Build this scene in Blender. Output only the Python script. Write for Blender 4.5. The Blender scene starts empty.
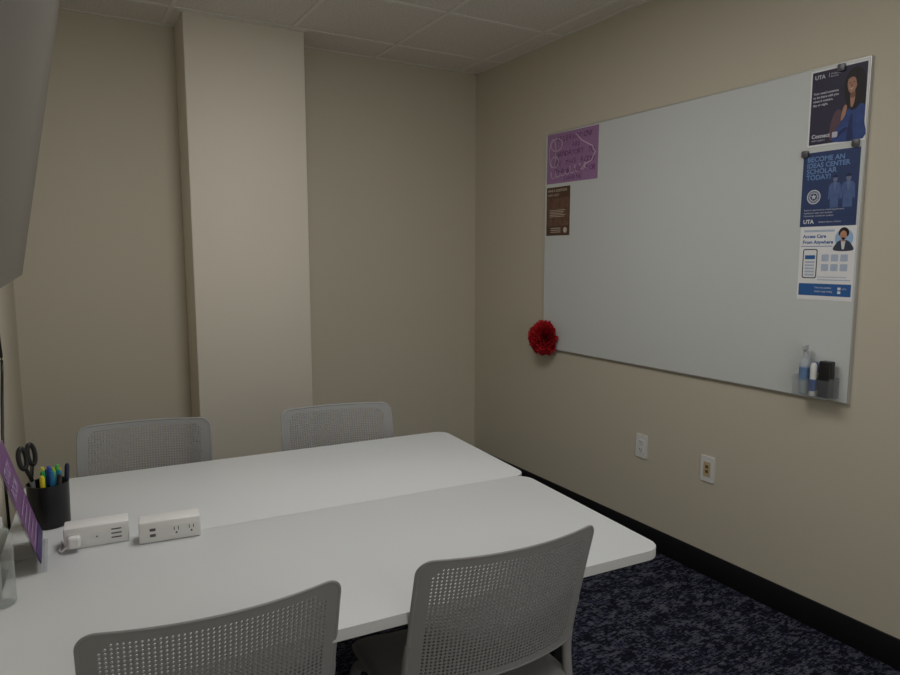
import bpy, bmesh, math, random
from mathutils import Vector, Matrix
random.seed(4)
scene = bpy.context.scene
COL = scene.collection
scene.view_settings.view_transform = 'Standard'

def s2l(c):
    c = c/255.0
    return c/12.92 if c <= 0.04045 else ((c+0.055)/1.055)**2.4
def rgb(r, g, b): return (s2l(r), s2l(g), s2l(b), 1.0)

# ------------------------------------------------------------ materials
def mat(name, color, rough=0.5, metal=0.0, spec=0.5, var=0.03, vscale=40.0, bump=0.0, bscale=200.0,
        trans=0.0, ior=1.45, emit=None, estr=0.0, coat=0.0):
    m = bpy.data.materials.new(name); m.use_nodes = True
    nt = m.node_tree; b = nt.nodes['Principled BSDF']
    tc = nt.nodes.new('ShaderNodeTexCoord')
    nz = nt.nodes.new('ShaderNodeTexNoise'); nz.inputs['Scale'].default_value = vscale; nz.inputs['Detail'].default_value = 3
    nt.links.new(tc.outputs['Object'], nz.inputs['Vector'])
    mx = nt.nodes.new('ShaderNodeMix'); mx.data_type = 'RGBA'
    mx.inputs[6].default_value = tuple(max(0, c*(1-var)) for c in color[:3])+(1,)
    mx.inputs[7].default_value = tuple(min(1, c*(1+var)) for c in color[:3])+(1,)
    nt.links.new(nz.outputs['Fac'], mx.inputs[0]); nt.links.new(mx.outputs[2], b.inputs['Base Color'])
    b.inputs['Roughness'].default_value = rough; b.inputs['Metallic'].default_value = metal
    b.inputs['Specular IOR Level'].default_value = spec
    b.inputs['IOR'].default_value = ior
    b.inputs['Transmission Weight'].default_value = trans
    b.inputs['Coat Weight'].default_value = coat
    if emit:
        b.inputs['Emission Color'].default_value = emit; b.inputs['Emission Strength'].default_value = estr
    if bump > 0:
        n2 = nt.nodes.new('ShaderNodeTexNoise'); n2.inputs['Scale'].default_value = bscale; n2.inputs['Detail'].default_value = 4
        nt.links.new(tc.outputs['Object'], n2.inputs['Vector'])
        bp = nt.nodes.new('ShaderNodeBump'); bp.inputs['Strength'].default_value = bump; bp.inputs['Distance'].default_value = 0.002
        nt.links.new(n2.outputs['Fac'], bp.inputs['Height']); nt.links.new(bp.outputs['Normal'], b.inputs['Normal'])
    return m

def clear_mat(name, tint, solid, edge=0.5):
    """thin clear acrylic: transparent body with a little milky diffuse and a glossy skin"""
    m = bpy.data.materials.new(name); m.use_nodes = True
    nt = m.node_tree; b = nt.nodes['Principled BSDF']; out = nt.nodes['Material Output']
    b.inputs['Base Color'].default_value = tint; b.inputs['Roughness'].default_value = 0.12
    tr = nt.nodes.new('ShaderNodeBsdfTransparent'); mx = nt.nodes.new('ShaderNodeMixShader')
    fr = nt.nodes.new('ShaderNodeLayerWeight'); fr.inputs['Blend'].default_value = 0.25
    mr = nt.nodes.new('ShaderNodeMapRange'); mr.inputs['To Min'].default_value = solid; mr.inputs['To Max'].default_value = edge
    nt.links.new(fr.outputs['Facing'], mr.inputs['Value']); nt.links.new(mr.outputs['Result'], mx.inputs[0])
    nt.links.new(tr.outputs[0], mx.inputs[1]); nt.links.new(b.outputs[0], mx.inputs[2]); nt.links.new(mx.outputs[0], out.inputs['Surface'])
    return m

M_wall = mat('wall_paint', (0.62, 0.575, 0.466, 1), 0.7, spec=0.3, var=0.01, vscale=3, bump=0.15, bscale=260)
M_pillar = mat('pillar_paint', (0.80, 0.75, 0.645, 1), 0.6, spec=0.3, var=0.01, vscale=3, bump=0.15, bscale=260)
M_base = mat('black_vinyl', (0.008, 0.008, 0.010, 1), 0.45)
M_tbar = mat('ceiling_bar_paint', (0.84, 0.81, 0.76, 1), 0.5)
M_table = mat('white_laminate', (0.66, 0.68, 0.685, 1), 0.42, spec=0.4, var=0.01, vscale=8)
M_dark = mat('dark_steel', (0.03, 0.03, 0.033, 1), 0.4, metal=0.6)
M_chair = mat('grey_plastic', (0.285, 0.29, 0.29, 1), 0.45, spec=0.45, var=0.02)
M_alu = mat('aluminium', (0.62, 0.63, 0.63, 1), 0.4, metal=0.7)
M_board = mat('whiteboard_glass', (0.68, 0.71, 0.70, 1), 0.25, spec=0.45, var=0.01, vscale=2)
M_black = mat('black_plastic', (0.012, 0.012, 0.013, 1), 0.35)
M_white = mat('white_plastic', (0.78, 0.78, 0.76, 1), 0.4)
M_ivory = mat('ivory_plastic', (0.55, 0.45, 0.28, 1), 0.4)
M_slot = mat('slot_black', (0.01, 0.01, 0.01, 1), 0.6)
M_red = mat('red_tissue', (0.55, 0.012, 0.022, 1), 0.7, var=0.25, vscale=60)
M_paper = mat('white_paper', (0.88, 0.88, 0.89, 1), 0.6)
M_clear = clear_mat('clear_acrylic', (0.42, 0.45, 0.47, 1), 0.07, 0.45)
M_clear2 = clear_mat('clear_bottle', (0.60, 0.66, 0.64, 1), 0.10, 0.65)
M_screen = mat('tv_screen', (0.14, 0.13, 0.115, 1), 0.42, spec=0.7, var=0.01)
M_magnet = mat('magnet_grey', (0.12, 0.12, 0.13, 1), 0.35, metal=0.4)

def carpet_mat():
    m = bpy.data.materials.new('carpet'); m.use_nodes = True
    nt = m.node_tree; b = nt.nodes['Principled BSDF']; b.inputs['Roughness'].default_value = 0.95
    b.inputs['Specular IOR Level'].default_value = 0.1
    tc = nt.nodes.new('ShaderNodeTexCoord')
    n = nt.nodes.new('ShaderNodeTexNoise'); n.inputs['Scale'].default_value = 16; n.inputs['Detail'].default_value = 6
    n.inputs['Roughness'].default_value = 0.75
    nt.links.new(tc.outputs['Object'], n.inputs['Vector'])
    mp = nt.nodes.new('ShaderNodeMapping'); mp.inputs['Scale'].default_value = (0.6, 1.5, 1)
    nt.links.new(tc.outputs['Object'], mp.inputs['Vector'])
    v = nt.nodes.new('ShaderNodeTexVoronoi'); v.inputs['Scale'].default_value = 95; v.distance = 'MANHATTAN'
    nt.links.new(mp.outputs['Vector'], v.inputs['Vector'])
    sp = nt.nodes.new('ShaderNodeSeparateColor'); nt.links.new(v.outputs['Color'], sp.inputs['Color'])
    m1 = nt.nodes.new('ShaderNodeMath'); m1.operation = 'MULTIPLY_ADD'; m1.inputs[1].default_value = 0.30
    nt.links.new(sp.outputs[0], m1.inputs[0]); nt.links.new(n.outputs['Fac'], m1.inputs[2])
    r = nt.nodes.new('ShaderNodeValToRGB'); e = r.color_ramp.elements
    e[0].position = 0.59; e[0].color = (0.008, 0.009, 0.015, 1)
    e[1].position = 0.82; e[1].color = (0.10, 0.105, 0.135, 1)
    k = e.new(0.65); k.color = (0.015, 0.019, 0.042, 1)
    k = e.new(0.70); k.color = (0.045, 0.051, 0.082, 1)
    nt.links.new(m1.outputs[0], r.inputs['Fac']); nt.links.new(r.outputs['Color'], b.inputs['Base Color'])
    n2 = nt.nodes.new('ShaderNodeTexNoise'); n2.inputs['Scale'].default_value = 500
    nt.links.new(tc.outputs['Object'], n2.inputs['Vector'])
    bp = nt.nodes.new('ShaderNodeBump'); bp.inputs['Strength'].default_value = 0.6; bp.inputs['Distance'].default_value = 0.004
    nt.links.new(n2.outputs['Fac'], bp.inputs['Height']); nt.links.new(bp.outputs['Normal'], b.inputs['Normal'])
    return m
M_carpet = carpet_mat()

def tile_mat():
    m = bpy.data.materials.new('ceiling_tile'); m.use_nodes = True
    nt = m.node_tree; b = nt.nodes['Principled BSDF']; b.inputs['Roughness'].default_value = 0.9
    tc = nt.nodes.new('ShaderNodeTexCoord')
    n = nt.nodes.new('ShaderNodeTexNoise'); n.inputs['Scale'].default_value = 100; n.inputs['Detail'].default_value = 6; n.inputs['Roughness'].default_value = 0.85
    nt.links.new(tc.outputs['Object'], n.inputs['Vector'])
    r = nt.nodes.new('ShaderNodeValToRGB'); e = r.color_ramp.elements
    e[0].position = 0.36; e[0].color = (0.60, 0.555, 0.505, 1); e[1].position = 0.54; e[1].color = (0.84, 0.80, 0.745, 1)
    nt.links.new(n.outputs['Fac'], r.inputs['Fac']); nt.links.new(r.outputs['Color'], b.inputs['Base Color'])
    bp = nt.nodes.new('ShaderNodeBump'); bp.inputs['Strength'].default_value = 0.2; bp.inputs['Distance'].default_value = 0.002
    nt.links.new(n.outputs['Fac'], bp.inputs['Height']); nt.links.new(bp.outputs['Normal'], b.inputs['Normal'])
    return m
M_tile = tile_mat()

# ------------------------------------------------------------ helpers
def finish(name, bm, m, parent=None, loc=(0, 0, 0), rot=(0, 0, 0), smooth=False, fix=True):
    if fix: bmesh.ops.recalc_face_normals(bm, faces=bm.faces)
    me = bpy.data.meshes.new(name); bm.to_mesh(me); bm.free()
    if m: me.materials.append(m)
    if smooth:
        for p in me.polygons: p.use_smooth = True
    o = bpy.data.objects.new(name, me); COL.objects.link(o)
    o.location = loc; o.rotation_euler = rot
    if parent: o.parent = parent
    return o

def autosmooth(o, ang=35):
    me = o.data
    bm = bmesh.new(); bm.from_mesh(me)
    for f in bm.faces: f.smooth = True
    for e in bm.edges:
        if len(e.link_faces) == 2 and e.calc_face_angle(0) > math.radians(ang): e.smooth = False
    bm.to_mesh(me); bm.free()
    return o

def empty(name, loc=(0, 0, 0), rot=(0, 0, 0)):
    o = bpy.data.objects.new(name, None); COL.objects.link(o)
    o.location = loc; o.rotation_euler = rot; o.empty_display_size = 0.05
    return o

def tag(o, label, cat, group=None):
    o['label'] = label; o['category'] = cat
    if group: o['group'] = group
    return o

def add_box(bm, lo, hi, bevel=0.0, seg=2):
    t = bmesh.new(); bmesh.ops.create_cube(t, size=1)
    for v in t.verts:
        v.co = Vector([(lo[i]+hi[i])/2 + v.co[i]*(hi[i]-lo[i]) for i in range(3)])
    if bevel > 0:
        bmesh.ops.bevel(t, geom=t.edges[:], offset=bevel, segments=seg, affect='EDGES', profile=0.5)
    me = bpy.data.meshes.new('t'); t.to_mesh(me); t.free(); bm.from_mesh(me); bpy.data.meshes.remove(me)

def box(name, lo, hi, m, parent=None, bevel=0.0, loc=(0, 0, 0), rot=(0, 0, 0), seg=2):
    bm = bmesh.new(); add_box(bm, lo, hi, bevel, seg)
    o = finish(name, bm, m, parent, loc, rot)
    if bevel > 0: autosmooth(o, 50)
    return o

def add_lathe(bm, prof, segs=32, center=(0, 0, 0), axis='Z', mtx=None):
    rings = []
    for r, z in prof:
        ring = []
        for i in range(segs):
            a = 2*math.pi*i/segs
            co = Vector((r*math.cos(a), r*math.sin(a), z))
            if mtx: co = mtx @ co
            ring.append(bm.verts.new(co + Vector(center)))
        rings.append(ring)
    for k in range(len(rings)-1):
        for i in range(segs):
            j = (i+1) % segs
            bm.faces.new((rings[k][i], rings[k][j], rings[k+1][j], rings[k+1][i]))
    if prof[0][0] > 1e-6: bm.faces.new(rings[0][::-1])
    if prof[-1][0] > 1e-6: bm.faces.new(rings[-1])

def lathe(name, prof, m, parent=None, segs=32, loc=(0, 0, 0), rot=(0, 0, 0)):
    bm = bmesh.new(); add_lathe(bm, prof, segs)
    bmesh.ops.remove_doubles(bm, verts=bm.verts, dist=1e-6)
    return autosmooth(finish(name, bm, m, parent, loc, rot), 40)

def catmull(pts, n=8):
    pts = [Vector(p) for p in pts]; out = []
    P = [pts[0]*2-pts[1]] + pts + [pts[-1]*2-pts[-2]]
    for i in range(1, len(P)-2):
        for k in range(n):
            t = k/n; a, b, c, d = P[i-1], P[i], P[i+1], P[i+2]
            out.append(0.5*((2*b)+(c-a)*t+(2*a-5*b+4*c-d)*t*t+(-a+3*b-3*c+d)*t**3))
    out.append(pts[-1]); return out

def add_tube(bm, pts, ra, rb=None, segs=12, up=(0, 0, 1), closed=False):
    """sweep; ra/rb radii (number or (start,end)); section axes: side (up x dir), and the other"""
    n = len(pts); rb = ra if rb is None else rb
    def rr(r, t): return r if not isinstance(r, tuple) else r[0]*(1-t)+r[1]*t
    rings = []
    for i, p in enumerate(pts):
        if closed: d = (pts[(i+1) % n]-pts[i-1]).normalized()
        else: d = (pts[min(i+1, n-1)]-pts[max(i-1, 0)]).normalized()
        s = Vector(up).cross(d)
        if s.length < 1e-4: s = Vector((1, 0, 0)).cross(d)
        s.normalize(); w = d.cross(s)
        t = i/max(1, n-1)
        rings.append([bm.verts.new(p + s*rr(ra, t)*math.cos(2*math.pi*k/segs) + w*rr(rb, t)*math.sin(2*math.pi*k/segs)) for k in range(segs)])
    for i in range(n if closed else n-1):
        A, B = rings[i], rings[(i+1) % n]
        for k in range(segs):
            bm.faces.new((A[k], A[(k+1) % segs], B[(k+1) % segs], B[k]))
    if not closed:
        bm.faces.new(rings[0][::-1]); bm.faces.new(rings[-1])

def tube(name, pts, ra, m, parent=None, rb=None, segs=12, up=(0, 0, 1), closed=False):
    bm = bmesh.new(); add_tube(bm, [Vector(p) for p in pts], ra, rb, segs, up, closed)
    return autosmooth(finish(name, bm, m, parent), 50)

def rrect(hw, hh, r, cx=0, cy=0, ns=1, nc=8):
    pts = []
    cs = [(hw-r, hh-r, 0), (-(hw-r), hh-r, 90), (-(hw-r), -(hh-r), 180), (hw-r, -(hh-r), 270)]
    for q in range(4):
        x, y, a0 = cs[q]
        arc = [(x+r*math.cos(math.radians(a0+90*k/nc)), y+r*math.sin(math.radians(a0+90*k/nc))) for k in range(nc+1)]
        pts += arc
        x2, y2, a2 = cs[(q+1) % 4]
        e = (x2+r*math.cos(math.radians(a2)), y2+r*math.sin(math.radians(a2)))
        for k in range(1, ns):
            pts.append((arc[-1][0]+(e[0]-arc[-1][0])*k/ns, arc[-1][1]+(e[1]-arc[-1][1])*k/ns))
    return [(p[0]+cx, p[1]+cy) for p in pts]

def add_prism(bm, pts, z0, z1, bevel=0.0):
    t = bmesh.new()
    a = [t.verts.new((x, y, z0)) for x, y in pts]; b = [t.verts.new((x, y, z1)) for x, y in pts]
    t.faces.new(a[::-1]); t.faces.new(b); n = len(pts)
    for i in range(n): t.faces.new((a[i], a[(i+1) % n], b[(i+1) % n], b[i]))
    if bevel > 0:
        es = [e for e in t.edges if abs(e.verts[0].co.z-e.verts[1].co.z) < 1e-7]
        bmesh.ops.bevel(t, geom=es, offset=bevel, segments=2, affect='EDGES', profile=0.5)
    me = bpy.data.meshes.new('t'); t.to_mesh(me); t.free(); bm.from_mesh(me); bpy.data.meshes.remove(me)

def prism(name, pts, z0, z1, m, parent=None, bevel=0.0, loc=(0, 0, 0), rot=(0, 0, 0)):
    bm = bmesh.new(); add_prism(bm, pts, z0, z1, bevel)
    return autosmooth(finish(name, bm, m, parent, loc, rot), 40)

def struct(o): o['kind'] = 'structure'; return o

# ------------------------------------------------------------ room
XL, XR, YB, YF, H = -0.175, 2.55, 4.04, -1.20, 2.70
T = 0.1
struct(box('floor', (XL-T, YF-T, -T), (XR+T, YB+T, 0), M_carpet))
struct(box('ceiling', (XL-T, YF-T, H), (XR+T, YB+T, H+T), M_tile))
struct(box('wall_right', (XR, YF-T, 0), (XR+T, YB+T, H), M_wall))
struct(box('wall_left', (XL-T, YF-T, 0), (XL, YB+T, H), M_wall))
struct(box('wall_back', (XL, YB, 0), (XR, YB+T, H), M_wall))
struct(box('wall_front', (XL, YF-T, 0), (XR, YF, H), M_wall))
CX0, CX1, CY = 0.637, 1.265, 3.77
struct(box('wall_column', (CX0, CY, 0), (CX1, YB, H), M_pillar, bevel=0.004))
BH, BT = 0.115, 0.008
struct(box('baseboard_right', (XR-BT, YF, 0), (XR, YB, BH), M_base, bevel=0.003))
struct(box('baseboard_left', (XL, YF, 0), (XL+BT, YB, BH), M_base, bevel=0.003))
bm = bmesh.new()
add_box(bm, (XL+BT, YB-BT, 0), (CX0-BT, YB, BH), 0.003); add_box(bm, (CX1+BT, YB-BT, 0), (XR-BT, YB, BH), 0.003)
add_box(bm, (CX0-BT, CY-BT, 0), (CX1+BT, CY, BH), 0.003)
add_box(bm, (CX0-BT, CY, 0), (CX0, YB, BH)); add_box(bm, (CX1, CY, 0), (CX1+BT, YB, BH))
struct(finish('baseboard_back', bm, M_base))
struct(box('baseboard_front', (XL+BT, YF, 0), (0.16, YF+BT, BH), M_base, bevel=0.003))
# added glowing panel and area lamp behind the viewer, an unseen fill light
M_fill_panel = mat('fill_panel_glow', (0.7, 0.7, 0.7, 1), 0.5, emit=(1, 0.98, 0.95, 1), estr=0.3)
struct(box('added_fill_panel', (0.24, YF, 0.05), (1.56, YF+.02, 2.22), M_fill_panel))
bm = bmesh.new()
for lo, hi in (((.16, YF, 0), (.24, YF+.04, 2.30)), ((1.56, YF, 0), (1.64, YF+.04, 2.30)), ((.24, YF, 2.22), (1.56, YF+.04, 2.30)), ((.24, YF, 0), (1.56, YF+.04, .05))):
    add_box(bm, lo, hi, .003)
struct(finish('added_fill_frame', bm, M_alu))  # surround of the added glowing panel, out of view
dl = bpy.data.lights.new('added_fill_lamp', 'AREA'); dl.shape = 'RECTANGLE'; dl.size = 1.25; dl.size_y = 2.0; dl.energy = 7.5; dl.color = (1, 0.985, 0.965)
dlo = bpy.data.objects.new('added_fill_lamp', dl); COL.objects.link(dlo); dlo.location = (0.90, YF+.05, 1.2); dlo.rotation_euler = (math.radians(90), 0, 0)  # lamp added to brighten column and ceiling from the front
# ceiling T-bar grid
bm = bmesh.new(); bw = 0.011
for x in (0.58, 1.19, 1.80, 2.41):
    add_box(bm, (x-bw, YF, H-0.005), (x+bw, CY if CX0 < x < CX1 else YB, H))
for y in (3.73, 3.12, 2.51, 1.90, 1.29, 0.68, 0.07, -0.54):
    add_box(bm, (XL, y-bw, H-0.0045), (XR, y+bw, H))
for lo, hi in (((XL, YB-.02, H-.004), (CX0, YB, H)), ((CX1, YB-.02, H-.004), (XR, YB, H)),
               ((CX0-.02, CY-.02, H-.004), (CX1+.02, CY, H)), ((XR-.02, YF, H-.004), (XR, YB, H)), ((XL, YF, H-.004), (XL+.02, YB, H))):
    add_box(bm, lo, hi)
struct(finish('trim_1', bm, M_tbar))

# ceiling light
M_diff = mat('light_diffuser', (0.8, 0.8, 0.8, 1), 0.5, emit=(1, 0.98, 0.95, 1), estr=1.0)
def ceil_light(LX0, LX1, LY0, LY1, energy):
    cl = tag(empty('ceiling_light', ((LX0+LX1)/2, (LY0+LY1)/2, H)), 'unseen recessed rectangular ceiling light panel set in the tile grid', 'ceiling light', 'ceiling light panels')
    hx, hy = (LX1-LX0)/2, (LY1-LY0)/2
    bm = bmesh.new()
    for lo, hi in (((-hx, -hy, -.006), (-hx+.02, hy, 0)), ((hx-.02, -hy, -.006), (hx, hy, 0)), ((-hx+.02, -hy, -.006), (hx-.02, -hy+.02, 0)), ((-hx+.02, hy-.02, -.006), (hx-.02, hy, 0))):
        add_box(bm, lo, hi)
    finish('light_frame', bm, M_white, cl)
    box('diffuser', (-hx+.02, -hy+.02, -.0055), (hx-.02, hy-.02, -0.001), M_diff, cl)
    ld = bpy.data.lights.new('panel_lamp', 'AREA'); ld.shape = 'RECTANGLE'; ld.size = 0.54; ld.size_y = 2*hy-.05; ld.energy = energy; ld.color = (1, 0.985, 0.97)
    lo_ = bpy.data.objects.new('panel_lamp', ld); COL.objects.link(lo_); lo_.parent = cl; lo_.location = (0, 0, -0.012)
ceil_light(0.592, 1.178, 1.302, 2.498, 15)
ceil_light(1.202, 1.788, -0.528, 0.668, 3.0)  # second panel added out of view as weak frontal fill

# ------------------------------------------------------------ tables
ROT = math.radians(-3.5)
def make_table(name, loc, L, D, legs, label):
    t = tag(empty(name, loc, (0, 0, ROT)), label, 'table', 'tables pushed together')
    pts = rrect(L/2, D/2, 0.05, L/2, D/2)
    prism('tabletop', pts, 0.715, 0.74, M_table, t, bevel=0.0004)
    box('underframe', (0.12, D/2-.03, 0.672), (L-.12, D/2+.03, 0.7148), M_dark, t, bevel=0.004)
    for lx in legs:
        bm = bmesh.new()
        add_box(bm, (lx-.02, D/2-.03, 0.05), (lx+.02, D/2+.03, 0.70), 0.006)
        add_box(bm, (lx-.022, 0.06, 0.03), (lx+.022, D-.06, 0.06), 0.008)
        add_box(bm, (lx-.02, 0.12, 0.69), (lx+.02, D-.12, 0.7148), 0.004)
        for y in (0.09, D-.09): add_lathe(bm, [(0.018, 0.0), (0.02, 0.005), (0.02, 0.032)], 16, (lx, y, 0))
        finish('leg', bm, M_dark, t)
    return t
make_table('table', (-0.169, 1.2533, 0), 1.482, 0.6537, (0.08, 1.38), 'white laminate rectangular table holding the hand sanitizer bottle')
make_table('table', (-0.158, 1.9082, 0), 1.521, 0.648, (0.08, 1.45), 'white laminate rectangular table holding the pen cup')

# ------------------------------------------------------------ chairs
ZB, ZT = 0.54, 0.872
def backP(x, z):
    h = (z-ZB)/(ZT-ZB)
    y = -0.155 - 0.085*max(0, h)**1.15 if h > 0 else -0.155 + 0.02*h
    y -= 0.045*(1-(x/0.228)**2)
    return Vector((x, y, z))
def make_chair():
    c = empty('office_chair')
    zc, hh, hw = (ZB+ZT)/2, (ZT-ZB)/2, 0.228
    RO = 0.036
    outer = rrect(hw, hh, RO, 0, zc, 14, 9); inner = rrect(hw-.009, hh-.007, RO-.008, 0, zc, 14, 9)
    bm = bmesh.new(); K = 10; rings = []
    for (ox, oz), (ix, iz) in zip(outer, inner):
        ring = []
        for k in range(K):
            a = 2*math.pi*k/K; t = (1+math.cos(a))/2
            ring.append(bm.verts.new(backP(ix+(ox-ix)*t, iz+(oz-iz)*t)+Vector((0, 0.0035*math.sin(a), 0))))
        rings.append(ring)
    for i in range(len(rings)):
        A, B = rings[i], rings[(i+1) % len(rings)]
        for k in range(K): bm.faces.new((A[k], A[(k+1) % K], B[(k+1) % K], B[k]))
    finish('backrest_frame', bm, M_chair, c, smooth=True)
    # perforated panel with real diamond holes, corners snapped onto the rounded outline
    bm = bmesh.new(); W, Hh = 0.2235, 0.1625; nx, nz = 48, 36
    RP = RO-.0045
    def snap(x, z):
        dx, dz = abs(x)-(W-RP), abs(z-zc)-(Hh-RP)
        if dx > 0 and dz > 0:
            l = math.hypot(dx, dz)
            if l > RP:
                dx *= RP/l; dz *= RP/l
                return math.copysign(W-RP+dx, x), zc+math.copysign(Hh-RP+dz, z-zc)
        return x, z
    vc = {}
    def vt(i2, j2):
        k = (i2, j2)
        if k not in vc: vc[k] = bm.verts.new(backP(*snap(-W+W*i2/nx, zc-Hh+Hh*j2/nz)))
        return vc[k]
    for i in range(nx):
        for j in range(nz):
            x0, x1, y0, y1 = 2*i, 2*i+2, 2*j, 2*j+2
            outl = [vt(x0, y0), vt(x0+1, y0), vt(x1, y0), vt(x1, y0+1), vt(x1, y1), vt(x0+1, y1), vt(x0, y1), vt(x0, y0+1)]
            corner = min(i, nx-1-i)+min(j, nz-1-j)
            if 2 < i < nx-3 and 1 < j < nz-2 and corner > 6:
                cc = backP(-W+W*(x0+1)/nx, zc-Hh+Hh*(y0+1)/nz)
                mid = [bm.verts.new(cc+(outl[k].co-cc)*0.80) for k in (1, 3, 5, 7)]
                q = [(outl[0], outl[1], mid[0], mid[3], outl[7]), (outl[2], outl[3], mid[1], mid[0], outl[1]), (outl[4], outl[5], mid[2], mid[1], outl[3]), (outl[6], outl[7], mid[3], mid[2], outl[5])]
                for f in q: bm.faces.new(f)
            else: bm.faces.new(outl)
    p = finish('backrest', bm, M_chair, c)
    md = p.modifiers.new('thickness', 'SOLIDIFY'); md.thickness = 0.004; md.offset = 0
    # seat: dished pad
    bm = bmesh.new(); n = 16
    out = rrect(0.225, 0.215, 0.07, 0, 0.03, 6, 6)
    def zs(x, y): return 0.462 - 0.018*(1-(x/0.225)**2) - 0.012*max(0, (y-0.15)/0.09)**2
    loops = []
    for f, dz in ((0.0, 0), (0.3, 0), (0.6, 0), (0.85, 0), (0.97, 0), (1.0, -0.008), (0.98, -0.02), (0.85, -0.024), (0.0, -0.024)):
        if f == 0: loops.append([bm.verts.new((0, 0.03, zs(0, 0.03)+dz))])
        else: loops.append([bm.verts.new((x*f, 0.03+(y-.03)*f, zs(x*f, 0.03+(y-.03)*f)+dz)) for x, y in out])
    N = len(out)
    for a, b in zip(loops[:-1], loops[1:]):
        for i in range(N):
            j = (i+1) % N
            if len(a) == 1: bm.faces.new((a[0], b[i], b[j]))
            elif len(b) == 1: bm.faces.new((a[i], b[0], a[j]))
            else: bm.faces.new((a[i], b[i], b[j], a[j]))
    finish('seat', bm, M_chair, c, smooth=True)
    for s in (-1, 1):
        tube('leg', catmull([(s*.216, -.180, .66), (s*.217, -.158, .58), (s*.222, -.150, .47), (s*.230, -.185, .28), (s*.245, -.255, 0.0)], 6), (0.014, 0.011), M_chair, c, rb=(0.009, 0.012), up=(0, 1, 0))
        tube('leg', catmull([(s*.205, .10, .445), (s*.222, .165, .40), (s*.232, .20, .22), (s*.240, .225, 0.0)], 6), (0.017, 0.011), M_chair, c, rb=(0.013, 0.011), up=(0, 1, 0))
        tube('seat_rail', [(s*.214, -.16, .44), (s*.208, 0, .432), (s*.205, .12, .436)], 0.010, M_chair, c)
    return c
def copy_tree(o):
    n = o.copy(); COL.objects.link(n)
    for ch in o.children:
        k = ch.copy(); k.parent = n; COL.objects.link(k)
    return n
ch0 = make_chair()
chs = [ch0, copy_tree(ch0), copy_tree(ch0), copy_tree(ch0)]
for c, (x, y, r, lab) in zip(chs, (
        (0.231, 1.430, -3, 'grey plastic perforated-back chair tucked in near the sanitizer bottle'),
        (0.836, 1.387, -3, 'grey plastic perforated-back chair near the open table end'),
        (0.220, 2.450, 170, 'grey plastic perforated-back chair near the pen cup'),
        (0.928, 2.350, 170, 'grey plastic perforated-back chair facing the wall column side'))):
    c.location = (x, y, 0); c.rotation_euler = (0, 0, math.radians(r))
    tag(c, lab, 'chair', 'chairs around the table')

# ------------------------------------------------------------ television
tv = tag(empty('television', (0.0006, 1.65, 1.887), (0, math.radians(10.26), 0)), 'large flat television tilted downward on the side wall', 'television')
box('casing', (-.045, -.85, -.475), (-.003, .85, .475), M_black, tv, bevel=0.006)
box('screen', (-.004, -.847, -.472), (0.0, .847, .472), M_screen, tv)
box('wall_mount', (-.125, -.2, -.12), (-.045, .2, .12), M_dark, tv, bevel=0.004)
# cable
cb = tube('power_cable', catmull([(-.160, 2.40, 1.50), (-.165, 2.56, 1.32), (-.167, 2.66, 1.21), (-.167, 2.70, 1.12), (-.167, 2.58, 1.01), (-.167, 2.46, .87), (-.167, 2.46, .7), (-.167, 2.52, .35), (-.162, 2.53, .005)], 8), 0.0045, M_black)
tag(cb, 'thin black cable hanging down the wall below the television', 'cable')

# ------------------------------------------------------------ whiteboard
BX = 2.535
BY0, BY1, BZ0, BZ1 = 1.408, 3.245, 0.930, 2.181
wb = tag(empty('whiteboard', (XR, (BY0+BY1)/2, BZ0)), 'large glass whiteboard with thin aluminium edge mounted on the wall', 'whiteboard')
hy = (BY1-BY0)/2; hz = BZ1-BZ0
box('board_panel', (-.015, -hy+.003, .003), (-.002, hy-.003, hz-.003), M_board, wb)
bm = bmesh.new()
for lo, hi in (((-.016, -hy, 0), (0, -hy+.004, hz)), ((-.016, hy-.004, 0), (0, hy, hz)), ((-.016, -hy+.004, 0), (0, hy-.004, .005)), ((-.016, -hy+.004, hz-.004), (0, hy-.004, hz))):
    add_box(bm, lo, hi, 0.0008)
finish('board_frame', bm, M_alu, wb)

# ------------------------------------------------------------ flat printed things
def add_poly(bm, pts, z):
    bm.faces.new([bm.verts.new((x, y, z)) for x, y in pts])
def rectp(x0, y0, x1, y1): return [(x0, y0), (x1, y0), (x1, y1), (x0, y1)]
def ell(cx, cy, rx, ry, n=28, a0=0, a1=360):
    return [(cx+rx*math.cos(math.radians(a0+(a1-a0)*i/n)), cy+ry*math.sin(math.radians(a0+(a1-a0)*i/n))) for i in range(n if a1-a0 == 360 else n+1)]
def smooth_poly(pts, n=5):
    P = [Vector((x, y, 0)) for x, y in pts]; m = len(P); out = []
    for i in range(m):
        a, b, c, d = P[i-1], P[i], P[(i+1) % m], P[(i+2) % m]
        for k in range(n):
            t = k/n; v = 0.5*((2*b)+(c-a)*t+(2*a-5*b+4*c-d)*t*t+(-a+3*b-3*c+d)*t**3); out.append((v.x, v.y))
    return out
def add_text(bm, s, x, y, size, z, align='LEFT', shear=0.0, bold=0.0):
    cu = bpy.data.curves.new('t', 'FONT'); cu.body = s; cu.size = size; cu.align_x = align; cu.shear = shear; cu.offset = bold*size
    cu.resolution_u = 3
    ob = bpy.data.objects.new('t', cu); COL.objects.link(ob)
    bpy.context.view_layer.update()
    dg = bpy.context.evaluated_depsgraph_get()
    me = bpy.data.meshes.new_from_object(ob.evaluated_get(dg))
    me.transform(Matrix.Translation((x, y, z))); bm.from_mesh(me)
    bpy.data.objects.remove(ob); bpy.data.curves.remove(cu); bpy.data.meshes.remove(me)
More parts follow.
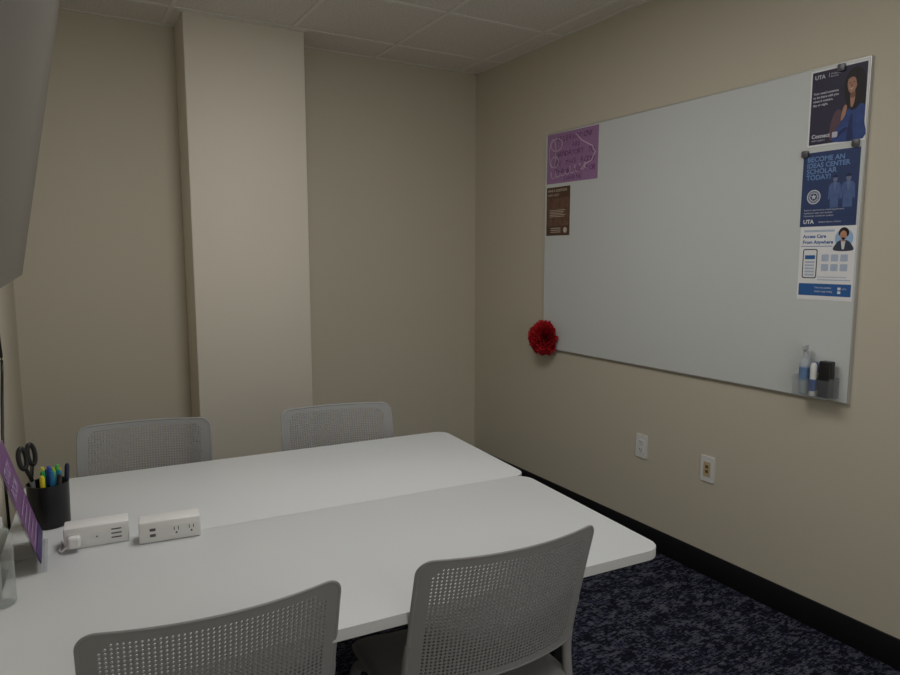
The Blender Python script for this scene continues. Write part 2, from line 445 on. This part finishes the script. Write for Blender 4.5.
def add_line(bm, pts, w, z):
    for (x0, y0), (x1, y1) in zip(pts[:-1], pts[1:]):
        d = Vector((x1-x0, y1-y0)); 
        if d.length < 1e-6: continue
        n = Vector((-d.y, d.x)).normalized()*w/2; e = d.normalized()*w/3
        add_poly(bm, [(x0-e.x+n.x, y0-e.y+n.y), (x0-e.x-n.x, y0-e.y-n.y), (x1+e.x-n.x, y1+e.y-n.y), (x1+e.x+n.x, y1+e.y+n.y)], z)
def flat(name, m, parent, fn):
    bm = bmesh.new(); fn(bm)
    return finish(name, bm, m, parent, fix=False)
cm = {}
def C(r, g, b, var=0.12):
    k = (r, g, b)
    if k not in cm: cm[k] = mat('print_%d_%d_%d' % k, rgb(r, g, b), 0.5, var=var, vscale=60)
    return cm[k]
WALLM = Matrix(((0, 0, -1, 0), (-1, 0, 0, 0), (0, 1, 0, 0), (0, 0, 0, 1)))
FX = BX - 0.0004
def poster(name, ymax, zmin, w, h, m, label, tilt=0):
    bm = bmesh.new(); add_box(bm, (0, 0, 0), (w, h, 0.0005))
    o = finish(name, bm, m)
    o.matrix_world = Matrix.Translation((FX, ymax, zmin)) @ WALLM @ Matrix.Rotation(math.radians(tilt), 4, 'Z')
    return tag(o, label, 'poster', 'posters on the whiteboard')
z1, z2, z3, z4, z5, z6 = 0.0007, 0.0009, 0.0011, 0.0013, 0.0015, 0.0017

# purple handwritten sheet
p = poster('handwritten_sign', 3.232, 1.896, 0.432, 0.279, C(164, 124, 168), 'purple handwritten paper sign taped at the corner of the whiteboard', -0.6)
def f(bm):
    rr2 = random.Random(3)
    rows = [('RESERVATIONS', .232, .085, .040), ('ARE', .190, .22, .036), ('MANDATORY TO', .145, .075, .042), ('USE THIS ROOM', .098, .055, .042), ('THANK YOU FOR', .052, .075, .040), ('SHARING', .012, .15, .036)]
    for s, y, x, sz in rows:
        xx = x
        for chh in s:
            if chh != ' ': add_text(bm, chh, xx, y+rr2.uniform(-.003, .003), sz*rr2.uniform(.88, 1.08), .0010, shear=rr2.uniform(-.1, .3), bold=-.004)
            xx += sz*(.68 if chh != 'I' else .4)*.96
flat('lettering', C(98, 42, 108), p, f)
def f(bm):
    for cx, cy, rx, ry in ((.05, .17, .030, .08), (.085, .215, .05, .035), (.07, .12, .035, .03)):
        pts = [(cx+rx*math.cos(a*.3), cy+ry*math.sin(a*.3)) for a in range(0, 22)]
        add_line(bm, pts, .0048, .0012)
    pts = [(.03+.0036*k+.012*math.cos(k*.55), .045+.0004*k+.020*math.sin(k*.55)) for k in range(90)]
    add_line(bm, pts, .003, .0007)
    add_line(bm, [(.25, .255), (.30, .215), (.385, .175), (.41, .14), (.38, .10), (.33, .085), (.30, .06)], .0048, .0012)
flat('chalk_doodle', C(228, 208, 228), p, f)

# brown flyer
p = poster('flyer', 3.228, 1.598, 0.208, 0.276, C(92, 66, 52), 'dark brown printed flyer below the purple sign', 0)
flat('flyer_picture', mat('print_reddish_photo', rgb(112, 82, 66), .5, var=.6, vscale=38), p, lambda bm: add_poly(bm, rectp(.006, .055, .202, .215), z1))
def f(bm):
    add_text(bm, 'HAVE A QUESTION?', .012, .250, .019, z2, bold=.02); add_text(bm, 'NEED HELP?', .012, .225, .019, z2)
    for k in range(5): add_poly(bm, rectp(.03, .143-.009*k, .17-.01*(k % 3), .146-.009*k), z2)
    for k in range(3): add_poly(bm, rectp(.04, .040-.011*k, .13, .044-.011*k), z2)
    add_poly(bm, ell(.170, .030, .016, .016), z2)
flat('lettering', C(205, 192, 175), p, f)

# poster with woman
p = poster('poster', 1.629, 1.893, 0.216, 0.279, M_paper, 'poster showing a dark haired woman in a blue jacket')
flat('poster_background', mat('print_dusk', rgb(50, 46, 70), .5, var=.35, vscale=9), p, lambda bm: add_poly(bm, rectp(.006, .006, .210, .273), z1))
flat('printed_glow', C(96, 72, 82), p, lambda bm: add_poly(bm, smooth_poly([(.085, .02), (.088, .08), (.105, .12), (.125, .11), (.125, .03)]), .0008))
flat('printed_hair', mat('print_dark_hair', rgb(30, 24, 26), .5, var=.5, vscale=70), p, lambda bm: add_poly(bm, smooth_poly([(.133, .165), (.130, .205), (.138, .240), (.160, .260), (.186, .256), (.203, .232), (.2085, .19), (.2085, .145), (.200, .118), (.178, .105), (.150, .115), (.140, .14)]), z2))
def f(bm):
    add_poly(bm, smooth_poly([(.100, .008), (.104, .040), (.118, .066), (.135, .092), (.150, .118), (.163, .112), (.178, .116), (.192, .130), (.2085, .118), (.2095, .07), (.2095, .008)], 4), z3)
flat('printed_jacket', mat('print_denim', rgb(50, 74, 136), .5, var=.45, vscale=45), p, f)
flat('printed_jacket_shade', C(34, 48, 98), p, lambda bm: (add_poly(bm, smooth_poly([(.150, .008), (.152, .05), (.158, .092), (.166, .098), (.168, .05), (.172, .008)]), z4), add_poly(bm, smooth_poly([(.112, .012), (.120, .04), (.145, .055), (.150, .045), (.125, .03)]), z4)))
def f(bm):
    add_poly(bm, smooth_poly([(.142, .200), (.143, .220), (.152, .234), (.165, .235), (.175, .224), (.177, .205), (.171, .184), (.160, .173), (.149, .178)]), z4)
    add_poly(bm, smooth_poly([(.155, .178), (.169, .182), (.171, .150), (.167, .130), (.161, .122), (.156, .135)]), z3+.0001)
    add_poly(bm, smooth_poly([(.126, .080), (.125, .100), (.130, .122), (.136, .134), (.143, .132), (.144, .118), (.138, .095)]), z4)
flat('printed_skin', mat('print_skin', rgb(176, 132, 110), .5, var=.22, vscale=35), p, f)
flat('printed_fringe', C(32, 25, 27), p, lambda bm: add_poly(bm, smooth_poly([(.140, .205), (.144, .222), (.158, .229), (.170, .222), (.176, .200), (.183, .215), (.176, .240), (.155, .246), (.138, .232)]), z5))
flat('printed_skin_shade', C(136, 92, 76), p, lambda bm: (add_poly(bm, smooth_poly([(.154, .170), (.170, .176), (.171, .160), (.158, .156)]), z5), add_poly(bm, smooth_poly([(.156, .208), (.160, .200), (.161, .196), (.155, .196)]), z5)))
def f(bm):
    add_poly(bm, ell(.150, .209, .0034, .0016, 10), z6); add_poly(bm, ell(.165, .210, .0034, .0016, 10), z6)
flat('printed_eyes', C(48, 30, 28), p, f)
flat('printed_mouth', C(215, 190, 180), p, lambda bm: add_poly(bm, smooth_poly([(.150, .191), (.156, .189), (.163, .192), (.157, .185)]), z6))
def f(bm):
    add_text(bm, 'UTA', .016, .246, .020, z4, bold=.03); add_poly(bm, rectp(.070, .246, .0715, .262), z4)
    add_text(bm, 'Wellbeing', .076, .254, .009, z4); add_text(bm, 'Services', .076, .245, .009, z4)
    for k, s in enumerate(('Your need someone', 'to be there with you', 'when it matters,', 'day or night.')): add_text(bm, s, .014, .190-.014*k, .0115, z4, bold=.03)
    add_text(bm, 'Connect', .016, .030, .020, z4, bold=.04); add_text(bm, 'with support', .016, .018, .010, z4)
    add_poly(bm, rrect(.010, .010, .002, .105, .034), z4)
flat('lettering', C(200, 200, 210), p, f)

# blue poster
p = poster('poster', 1.640, 1.592, 0.216, 0.279, C(50, 68, 112), 'blue poster with light lettering and two standing figures')
def f(bm):
    for k, (s, sz) in enumerate((('BECOME AN', .026), ('IDEAS CENTER', .025), ('SCHOLAR', .026), ('TODAY!', .026))): add_text(bm, s, .016, .244-.0225*k, sz, z5, bold=.03)
flat('title_lettering', C(112, 146, 196), p, f)
FG = ((.130, 1.1, .0008), (.180, 1.22, .00115))
def body(cx, s): return [(cx-.006*s, .162), (cx-.015*s, .157), (cx-.020*s, .148), (cx-.022*s, .100), (cx-.017*s, .098), (cx-.015*s, .130), (cx-.014*s, .068), (cx+.014*s, .068), (cx+.015*s, .130), (cx+.017*s, .098), (cx+.022*s, .100), (cx+.020*s, .148), (cx+.015*s, .157), (cx+.006*s, .162)]
flat('printed_clothes', mat('print_blue_clothes', rgb(84, 106, 154), .5, var=.35, vscale=50), p, lambda bm: [add_poly(bm, body(cx, s), z) for cx, s, z in FG])
flat('printed_shirt', C(104, 124, 166), p, lambda bm: [add_poly(bm, [(cx-.006*s, .160), (cx+.006*s, .160), (cx, .122)], z+.0001) for cx, s, z in FG])
flat('printed_faces', C(118, 124, 154), p, lambda bm: [add_poly(bm, ell(cx, .174, .0075*s, .0115*s), z+.0002) for cx, s, z in FG])
flat('printed_hair', C(36, 46, 80), p, lambda bm: [add_poly(bm, ell(cx, .178, .0088*s, .0095*s, 18, 0, 180), z+.0003) for cx, s, z in FG])
def f(bm):
    n = 32
    for r0, r1 in ((.023, .027), (.014, .017)):
        A = ell(.050, .112, r0, r0, n); B = ell(.050, .112, r1, r1, n)
        for i in range(n): add_poly(bm, [A[i], B[i], B[(i+1) % n], A[(i+1) % n]], z2)
    for k in range(24):
        a = k*math.pi/12; add_poly(bm, [(.050+.0185*math.cos(a-.05), .112+.0185*math.sin(a-.05)), (.050+.0215*math.cos(a-.05), .112+.0215*math.sin(a-.05)), (.050+.0215*math.cos(a+.06), .112+.0215*math.sin(a+.06)), (.050+.0185*math.cos(a+.06), .112+.0185*math.sin(a+.06))], z2)
    add_poly(bm, [(.050+(.012 if k % 2 == 0 else .005)*math.sin(k*math.pi/5), .112+(.012 if k % 2 == 0 else .005)*math.cos(k*math.pi/5)) for k in range(10)], z2)
    add_text(bm, 'Research opportunities, mentoring and more', .014, .060, .0085, z2)
    add_text(bm, 'Applications open each semester', .014, .049, .0085, z2)
    add_text(bm, 'Scholarships available for students', .014, .038, .0085, z2)
    add_text(bm, 'UTA', .014, .012, .021, z2, bold=.04); add_text(bm, 'Student Success Center', .075, .014, .009, z2)
flat('lettering', C(215, 218, 225), p, f)

# white poster
p = poster('poster', 1.635, 1.313, 0.216, 0.279, M_paper, 'white poster with blue headings, phone drawing and smiling person')
def f(bm):
    add_text(bm, 'Access Care', .012, .236, .018, z2, bold=.03); add_text(bm, 'From Anywhere', .012, .214, .018, z2, bold=.03)
    add_poly(bm, rectp(.006, .016, .210, .062), z1)
    add_poly(bm, rectp(.025, .155, .065, .170), z2)
    add_poly(bm, rectp(.006, .203, .130, .205), z1)
flat('blue_print', C(48, 100, 165), p, f)
def f(bm):
    A = rrect(.029, .056, .008, .045, .138); B = rrect(.0255, .0525, .006, .045, .138)
    n = len(A)
    for i in range(n): add_poly(bm, [A[i], A[(i+1) % n], B[(i+1) % n], B[i]], z2)
flat('phone_outline', C(40, 44, 60), p, f)
def f(bm):
    for i in range(3):
        for j in range(2): add_poly(bm, rrect(.014, .013, .004, .105+.036*i, .160-.036*j), z1)
    for k in range(5): add_poly(bm, rectp(.026, .140-.012*k, .064, .147-.012*k), z1)
    add_poly(bm, rectp(.08, .075, .205, .079), z1); add_poly(bm, rectp(.08, .086, .19, .089), z1)
    add_poly(bm, rrect(.06, .004, .002, .075, .262), z1)
flat('grey_icons', C(185, 198, 218), p, f)
flat('printed_glow', C(160, 192, 230), p, lambda bm: add_poly(bm, ell(.172, .232, .034, .036), .0006))
flat('printed_jacket', C(58, 66, 84), p, lambda bm: add_poly(bm, smooth_poly([(.136, .188), (.142, .212), (.156, .224), (.182, .225), (.198, .213), (.206, .188)]), z1))
flat('printed_hair', C(34, 26, 24), p, lambda bm: add_poly(bm, smooth_poly([(.152, .245), (.153, .262), (.165, .272), (.180, .270), (.189, .258), (.187, .242), (.170, .238)]), z2))
flat('printed_skin', C(196, 146, 118), p, lambda bm: (add_poly(bm, ell(.169, .244, .0125, .017), z3), add_poly(bm, rectp(.164, .220, .175, .235), z3)))
flat('printed_shirt', C(225, 225, 228), p, lambda bm: add_poly(bm, [(.161, .223), (.178, .223), (.174, .192), (.166, .192)], z2))
def f(bm):
    add_text(bm, 'Visit the student', .070, .044, .010, z3); add_text(bm, 'health page today', .070, .030, .010, z3)
    add_poly(bm, rectp(.160, .040, .172, .050), z3); add_poly(bm, rectp(.160, .026, .172, .036), z3)
    add_text(bm, 'UTA', .176, .041, .009, z3)
flat('white_lettering', C(230, 232, 235), p, f)

# magnets
for (y, z) in ((1.512, 2.163), (1.442, 1.885), (1.632, 1.868)):
    o = prism('magnet', rrect(.013, .013, .004), 0, .008, M_magnet, None, bevel=.0015)
    o.matrix_world = Matrix.Translation((FX-.0018, y, z)) @ WALLM
    tag(o, 'small grey square magnet holding a poster', 'magnet', 'magnets on the whiteboard')

# ------------------------------------------------------------ red tissue flower
fl = tag(empty('tissue_flower', (2.533, 3.198, 0.996)), 'red tissue paper pom pom flower hung on the whiteboard corner', 'paper flower')
bm = bmesh.new()
rnd = random.Random(7)
N = 420
for i in range(N):
    zz = 1-(i+0.5)/N*1.05; ph = i*2.39996
    rr_ = math.sqrt(max(0, 1-zz*zz)); d = Vector((-max(zz, 0.02), rr_*math.cos(ph), rr_*math.sin(ph))).normalized()
    a = d.cross(Vector((rnd.uniform(-1, 1), rnd.uniform(-1, 1), rnd.uniform(-1, 1)))).normalized(); b = d.cross(a)
    R = .106*rnd.uniform(.86, 1.06); wdt = .016*rnd.uniform(.8, 1.3)
    base = Vector((-.012, 0, 0)); prev = None
    for st in range(5):
        t = st/4; ctr = base + d*R*(0.25+0.75*t); row = []
        for k in range(5):
            u = (k-2)/2; ruf = math.sin(k*2.3+i)*.005*t
            row.append(bm.verts.new(ctr + a*wdt*u*(0.3+0.7*t) + b*(ruf + .010*u*u*t) - d*(.010*u*u*t*t) + d*rnd.uniform(-.003, .003)*t))
        if prev:
            for k in range(4): bm.faces.new((prev[k], prev[k+1], row[k+1], row[k]))
        prev = row
for v in bm.verts:
    if v.co.x > .0: v.co.x = .0
finish('petals', bm, M_red, fl, fix=False)
lathe('flower_center', [(0.0, 0.0), (.03, .002), (.034, .015), (.02, .03), (0.0, .034)], M_red, fl, rot=(0, math.radians(-90), 0), loc=(0, 0, 0))

# ------------------------------------------------------------ marker caddy
cd = tag(empty('marker_caddy', (FX, 1.517, .945)), 'clear acrylic caddy fixed to the whiteboard holding cleaning supplies', 'caddy')
bm = bmesh.new(); w2, dp, hh = .074, .068, .078; tk = .003
add_box(bm, (-tk, -w2, 0), (0, w2, hh)); add_box(bm, (-dp, -w2, 0), (-dp+tk, w2, hh*.9))
add_box(bm, (-dp+tk, -w2, 0), (-tk, -w2+tk, hh)); add_box(bm, (-dp+tk, w2-tk, 0), (-tk, w2, hh)); add_box(bm, (-dp+tk, -w2+tk, 0), (-tk, w2-tk, tk))
finish('caddy_tray', bm, M_clear, cd)
M_blue = mat('blue_label', (0.04, 0.10, 0.34, 1), 0.4)
M_liq = clear_mat('spray_bottle_plastic', (0.62, 0.68, 0.74, 1), 0.45, .6)
sb = tag(empty('spray_bottle', (FX-.032, 1.562, .9485)), 'small spray cleaner bottle with blue label in the acrylic caddy', 'spray bottle')
lathe('bottle_body', [(.017, 0), (.021, .004), (.021, .112), (.016, .132), (.010, .140), (.010, .150)], M_liq, sb)
lathe('bottle_label', [(.0214, .055), (.0214, .105)], mat('spray_label', (0.14, 0.24, 0.42, 1), 0.4), sb)
lathe('bottle_liquid', [(.0, .003), (.019, .003), (.019, .060), (0, .060)], mat('spray_liquid', (0.26, 0.38, 0.36, 1), 0.2), sb)
bm = bmesh.new(); add_lathe(bm, [(.011, .146), (.011, .166), (.006, .168), (.006, .174)], 20); add_box(bm, (-.020, -.007, .172), (.008, .007, .190), .003)
finish('spray_nozzle', bm, mat('frosted_nozzle', (.5, .53, .56, 1), .4), sb)
er = tag(box('whiteboard_eraser', (-.018, -.022, 0), (.018, .022, .138), M_black, bevel=.004), 'black felt whiteboard eraser standing in the acrylic caddy', 'eraser')
er.location = (FX-.036, 1.474, .9485)
for (y, xo, cc, l) in ((1.528, .022, 'white tube with blue cap', 0), (1.516, .050, 'white marker with blue label', 1)):
    mk = tag(empty('marker', (FX-xo, y, .9485), (0, 0, 0)), cc+' in the acrylic caddy', 'marker', 'markers in the caddy')
    lathe('marker_body', [(.009, 0), (.0120, .003), (.0120, .090)], M_white, mk, 16)
    lathe('marker_cap', [(.0123, .088), (.0123, .118), (.007, .128)], M_blue if l == 0 else M_white, mk, 16)
    lathe('marker_label', [(.01225, .02), (.01225, .065)], M_blue, mk, 16)

# ------------------------------------------------------------ wall outlets
def outlet(name, y, z, m_ins, label, jack):
    o = tag(empty(name, (XR, y, z)), label, 'outlet')
    bm = bmesh.new(); add_prism(bm, rrect(.037, .060, .004), 0, .006, .0015)
    q = finish('cover_plate', bm, M_white, o); q.matrix_local = WALLM
    bm = bmesh.new()
    if jack: add_prism(bm, rrect(.0185, .034, .003), .004, .0085, .001)
    else:
        for s in (-1, 1): add_prism(bm, rrect(.017, .0145, .008, 0, s*.0195), .004, .0085, .001)
    q = finish('receptacle', bm, m_ins, o); q.matrix_local = WALLM
    bm = bmesh.new()
    if jack:
        add_box(bm, (-.008, .004, .0082), (.008, .018, .0089)); add_box(bm, (-.008, -.018, .0082), (.008, -.004, .0089))
    else:
        for s in (-1, 1):
            add_box(bm, (-.008, s*.0195, .0082), (-.005, s*.0195+.009, .0089)); add_box(bm, (.005, s*.0195, .0082), (.008, s*.0195+.008, .0089))
            add_box(bm, (-.002, s*.0195-.009, .0082), (.002, s*.0195-.005, .0089))
    q = finish('slots', bm, M_slot if not jack else mat('jack_brown', (.16, .08, .04, 1), .5), o); q.matrix_local = WALLM
outlet('wall_outlet', 2.435, .516, M_white, 'white duplex electrical outlet on the wall below the whiteboard', False)
outlet('data_jack', 2.027, .508, M_ivory, 'white wall plate with ivory jack insert below the whiteboard', True)

# ------------------------------------------------------------ table power boxes
TZ = .7402
def powerbox(loc, rot, plug, label):
    o = tag(empty('power_box', loc, (0, 0, math.radians(rot))), label, 'power outlet', 'power boxes on the table')
    W, D, Hh = .150, .060, .057
    box('box_body', (0, 0, 0), (W, D, Hh), M_white, o, bevel=.004)
    bm = bmesh.new(); R = Matrix(((1, 0, 0, 0), (0, 0, -1, 0), (0, 1, 0, 0), (0, 0, 0, 1)))
    for cx in ((.090, .127) if not plug else (.024,)):
        t = bmesh.new(); add_prism(t, rrect(.016, .014, .003, cx, .028), 0, .0012, .0003)
        for v in t.verts: v.co = R @ v.co
        me = bpy.data.meshes.new('t'); t.to_mesh(me); t.free(); bm.from_mesh(me)
    finish('socket_face', bm, M_white, o)
    bm = bmesh.new()
    if not plug:
        for zc in (.020, .035): add_box(bm, (.026, -.0008, zc-.0035), (.040, .001, zc+.0035))
        for q in (.090, .127):
            for cx in (q-.005, q+.005): add_box(bm, (cx-.001, -.0020, .027), (cx+.001, .0, .036))
            add_lathe(bm, [(.0025, 0), (.0025, .002)], 12, (q, -.0, .020), mtx=Matrix.Rotation(math.radians(90), 3, 'X'))
    else:
        for zc in (.017, .028, .039): add_box(bm, (.108, -.0008, zc-.0015), (.132, .001, zc+.0015))
        add_lathe(bm, [(.002, 0), (.002, .001)], 12, (.075, 0, .026), mtx=Matrix.Rotation(math.radians(90), 3, 'X'))
    finish('ports', bm, mat('port_grey', (.10, .10, .10, 1), .5), o)
    if plug:
        bm = bmesh.new(); add_box(bm, (.010, -.024, .010), (.038, -.0012, .040), .006)
        add_tube(bm, catmull([(.014, -.015, .020), (.004, -.016, .013), (-.007, -.010, .0045), (-.010, .01, .0045), (-.008, .06, .0045)], 6), .0025, segs=8)
        finish('plug', bm, M_white, o)
powerbox((-.018, 1.905, TZ), -4, True, 'white desktop power box with plug inserted, near the pen cup')
powerbox((.150, 1.852, TZ), -6, False, 'white desktop power box with usb ports and open sockets')

# ------------------------------------------------------------ pen cup + contents
CXc, CYc = -.048, 2.130
cup = lathe('pen_cup', [(.0, 0), (.047, 0), (.050, .003), (.052, .120), (.0495, .120), (.0475, .006), (0, .005)], M_black)
cup.location = (CXc, CYc, TZ); tag(cup, 'black cylindrical pen cup full of markers on the table', 'pen cup')
cols = [((.02, .35, .08), .150, 'green'), ((.75, .6, .02), .142, 'yellow'), ((.02, .06, .40), .155, 'dark blue'), ((.02, .20, .45), .147, 'blue'), ((.02, .02, .02), .140, 'black'), ((.30, .55, .03), .152, 'lime green'), ((.02, .25, .35), .144, 'teal'),
        ((.015, .02, .05), .158, 'navy'), ((.03, .25, .55), .144, 'bright blue'), ((.10, .45, .10), .154, 'grass green'), ((.65, .45, .02), .140, 'amber'), ((.02, .30, .10), .148, 'forest green'), ((.05, .12, .45), .150, 'royal blue'), ((.70, .65, .10), .146, 'pale yellow'), ((.02, .10, .30), .147, 'deep blue')]
for i, (c, l, cn) in enumerate(cols):
    ang = math.radians(-135+270*i/(len(cols)-1)); rb = (.018, .034, .006)[i % 3]; rt = (.024, .042, .010)[i % 3]
    b0 = Vector((CXc+rb*math.cos(ang)+.004, CYc+rb*math.sin(ang), TZ+.008)); t0 = Vector((CXc+rt*math.cos(ang)+.007, CYc+rt*math.sin(ang), TZ+l))
    q = (t0-b0).to_track_quat('Z', 'Y').to_euler()
    o = tag(empty('marker', b0, q), cn+' marker standing in the black pen cup', 'marker', 'markers in the pen cup')
    m = mat('marker_colour', c+(1,), .35)
    lathe('marker_body', [(.0045, 0), (.0054, .004), (.0054, l-.045)], M_black if i in (0, 2, 5) else m, o, 14)
    lathe('marker_cap', [(.0062, l-.047), (.0062, l-.008), (.004, l)], m, o, 14)
# scissors
sc = tag(empty('scissors'), 'black handled scissors standing handles up in the pen cup', 'scissors')
sc.matrix_world = Matrix.Translation((CXc-.026, CYc-.002, TZ+.030)) @ Matrix.Rotation(math.radians(-6), 4, 'Y') @ Matrix.Rotation(math.radians(48), 4, 'Z')
bm = bmesh.new()
for s in (-1, 1):
    add_tube(bm, [Vector((s*.017+.012*math.cos(a), s*.002, .170+.029*math.sin(a))) for a in [2*math.pi*k/24 for k in range(24)]], .0062, segs=8, up=(0, 1, 0), closed=True)
    add_tube(bm, [Vector((s*.015, s*.002, .145)), Vector((s*.008, s*.002, .125)), Vector((0, s*.002, .10))], .006, .004, segs=8, up=(0, 1, 0))
autosmooth(finish('handles', bm, M_black, sc), 50)
bm = bmesh.new()
for s in (-1, 1):
    t = [(s*-.007, .10), (s*.007, .10), (s*.004, .02), (s*.0, -.008), (s*-.003, .02)]
    a = [bm.verts.new((x, s*.001, z)) for x, z in t]; b = [bm.verts.new((x, s*.0025, z)) for x, z in t]
    bm.faces.new(a); bm.faces.new(b[::-1])
    for k in range(5): bm.faces.new((a[k], b[k], b[(k+1) % 5], a[(k+1) % 5]))
finish('blades', bm, M_alu, sc)

# ------------------------------------------------------------ sign holder
sh = tag(empty('sign_holder', (-.064, 1.905, TZ)), 'clear slanted acrylic stand holding a purple sheet, by the wall', 'sign holder')
bm = bmesh.new()
prof = [(0.010, 0.0015), (0.005, 0.0015), (0.0, .006), (-.005, .020), (-.042, .155), (-.076, .280)]
prof2 = [(.004, .0015), (-.03, .0015), (-.072, .0015)]
def sheet(bm, pr, y0, y1, th):
    A = []
    for i, (x, z) in enumerate(pr):
        p0 = Vector(pr[max(0, i-1)]); p1 = Vector(pr[min(len(pr)-1, i+1)]); d = (p1-p0).normalized(); n = Vector((-d.y, d.x))*th/2
        A.append([bm.verts.new((x+n.x, y0, z+n.y)), bm.verts.new((x+n.x, y1, z+n.y)), bm.verts.new((x-n.x, y1, z-n.y)), bm.verts.new((x-n.x, y0, z-n.y))])
    for a, b in zip(A[:-1], A[1:]):
        for k in range(4): bm.faces.new((a[k], a[(k+1) % 4], b[(k+1) % 4], b[k]))
    bm.faces.new(A[0]); bm.faces.new(A[-1][::-1])
SW = .109
sheet(bm, prof, -SW, SW, .002); sheet(bm, prof2, -SW, SW, .002)
finish('acrylic_stand', bm, M_clear, sh)
bm = bmesh.new(); sheet(bm, [(x+.003, z+.001) for x, z in prof[3:]], -SW+.002, SW-.002, .0006)
finish('paper_insert', bm, C(118, 80, 128), sh)
up_ = Vector((prof[5][0]-prof[3][0], 0, prof[5][1]-prof[3][1])).normalized(); rt_ = Vector((0, 1, 0)); nn_ = rt_.cross(up_)
SM = Matrix(((rt_.x, up_.x, nn_.x, prof[3][0]+.004), (rt_.y, up_.y, nn_.y, 0), (rt_.z, up_.z, nn_.z, prof[3][1]+.001), (0, 0, 0, 1)))
def f(bm):
    add_text(bm, 'STUDY', -.090, .205, .042, .001, bold=.03); add_text(bm, 'ROOM', -.090, .160, .042, .001, bold=.03)
    for k in range(5): add_poly(bm, rectp(-.090, .042+.020*k, .07-.02*(k % 2), .046+.020*k), .001)
    bmesh.ops.transform(bm, matrix=SM, verts=bm.verts)
flat('lettering', C(175, 150, 190), sh, f)
def f(bm):
    add_poly(bm, rectp(-SW+.002, 0, SW-.002, .030), .0008)
    bmesh.ops.transform(bm, matrix=SM, verts=bm.verts)
flat('printed_band', C(70, 50, 110), sh, f)

# ------------------------------------------------------------ sanitizer bottle
sz = tag(empty('sanitizer_bottle', (-.137, 1.672, TZ)), 'clear pump bottle of hand sanitizer on the table by the wall', 'pump bottle')
lathe('bottle_body', [(.024, 0), (.028, .005), (.028, .145), (.022, .162), (.011, .168), (.011, .176)], M_clear2, sz)
lathe('bottle_gel', [(0, .004), (.0265, .004), (.0265, .085), (0, .085)], clear_mat('clear_gel', (.55, .62, .60, 1), .12, .35), sz)
bm = bmesh.new(); add_lathe(bm, [(.0125, .170), (.0125, .190), (.0045, .192), (.0045, .220), (.009, .221), (.009, .232)], 20); add_box(bm, (-.005, -.040, .223), (.005, 0, .231), .003)
add_lathe(bm, [(.0025, .01), (.0025, .170)], 10)
finish('pump', bm, clear_mat('frosted_pump', (.75, .77, .77, 1), .5, .8), sz)

# ------------------------------------------------------------ world + camera
w = bpy.data.worlds.new('world'); scene.world = w; w.use_nodes = True
w.node_tree.nodes['Background'].inputs[0].default_value = (.5, .5, .5, 1); w.node_tree.nodes['Background'].inputs[1].default_value = 0.1
cam = bpy.data.cameras.new('camera'); co = bpy.data.objects.new('camera', cam); COL.objects.link(co)
cam.sensor_width = 36; cam.lens = 27.2; cam.clip_start = 0.02
co.location = (0, 0, 1.48); co.rotation_euler = (math.radians(90-6.83), 0, math.radians(-30.16))
scene.camera = co
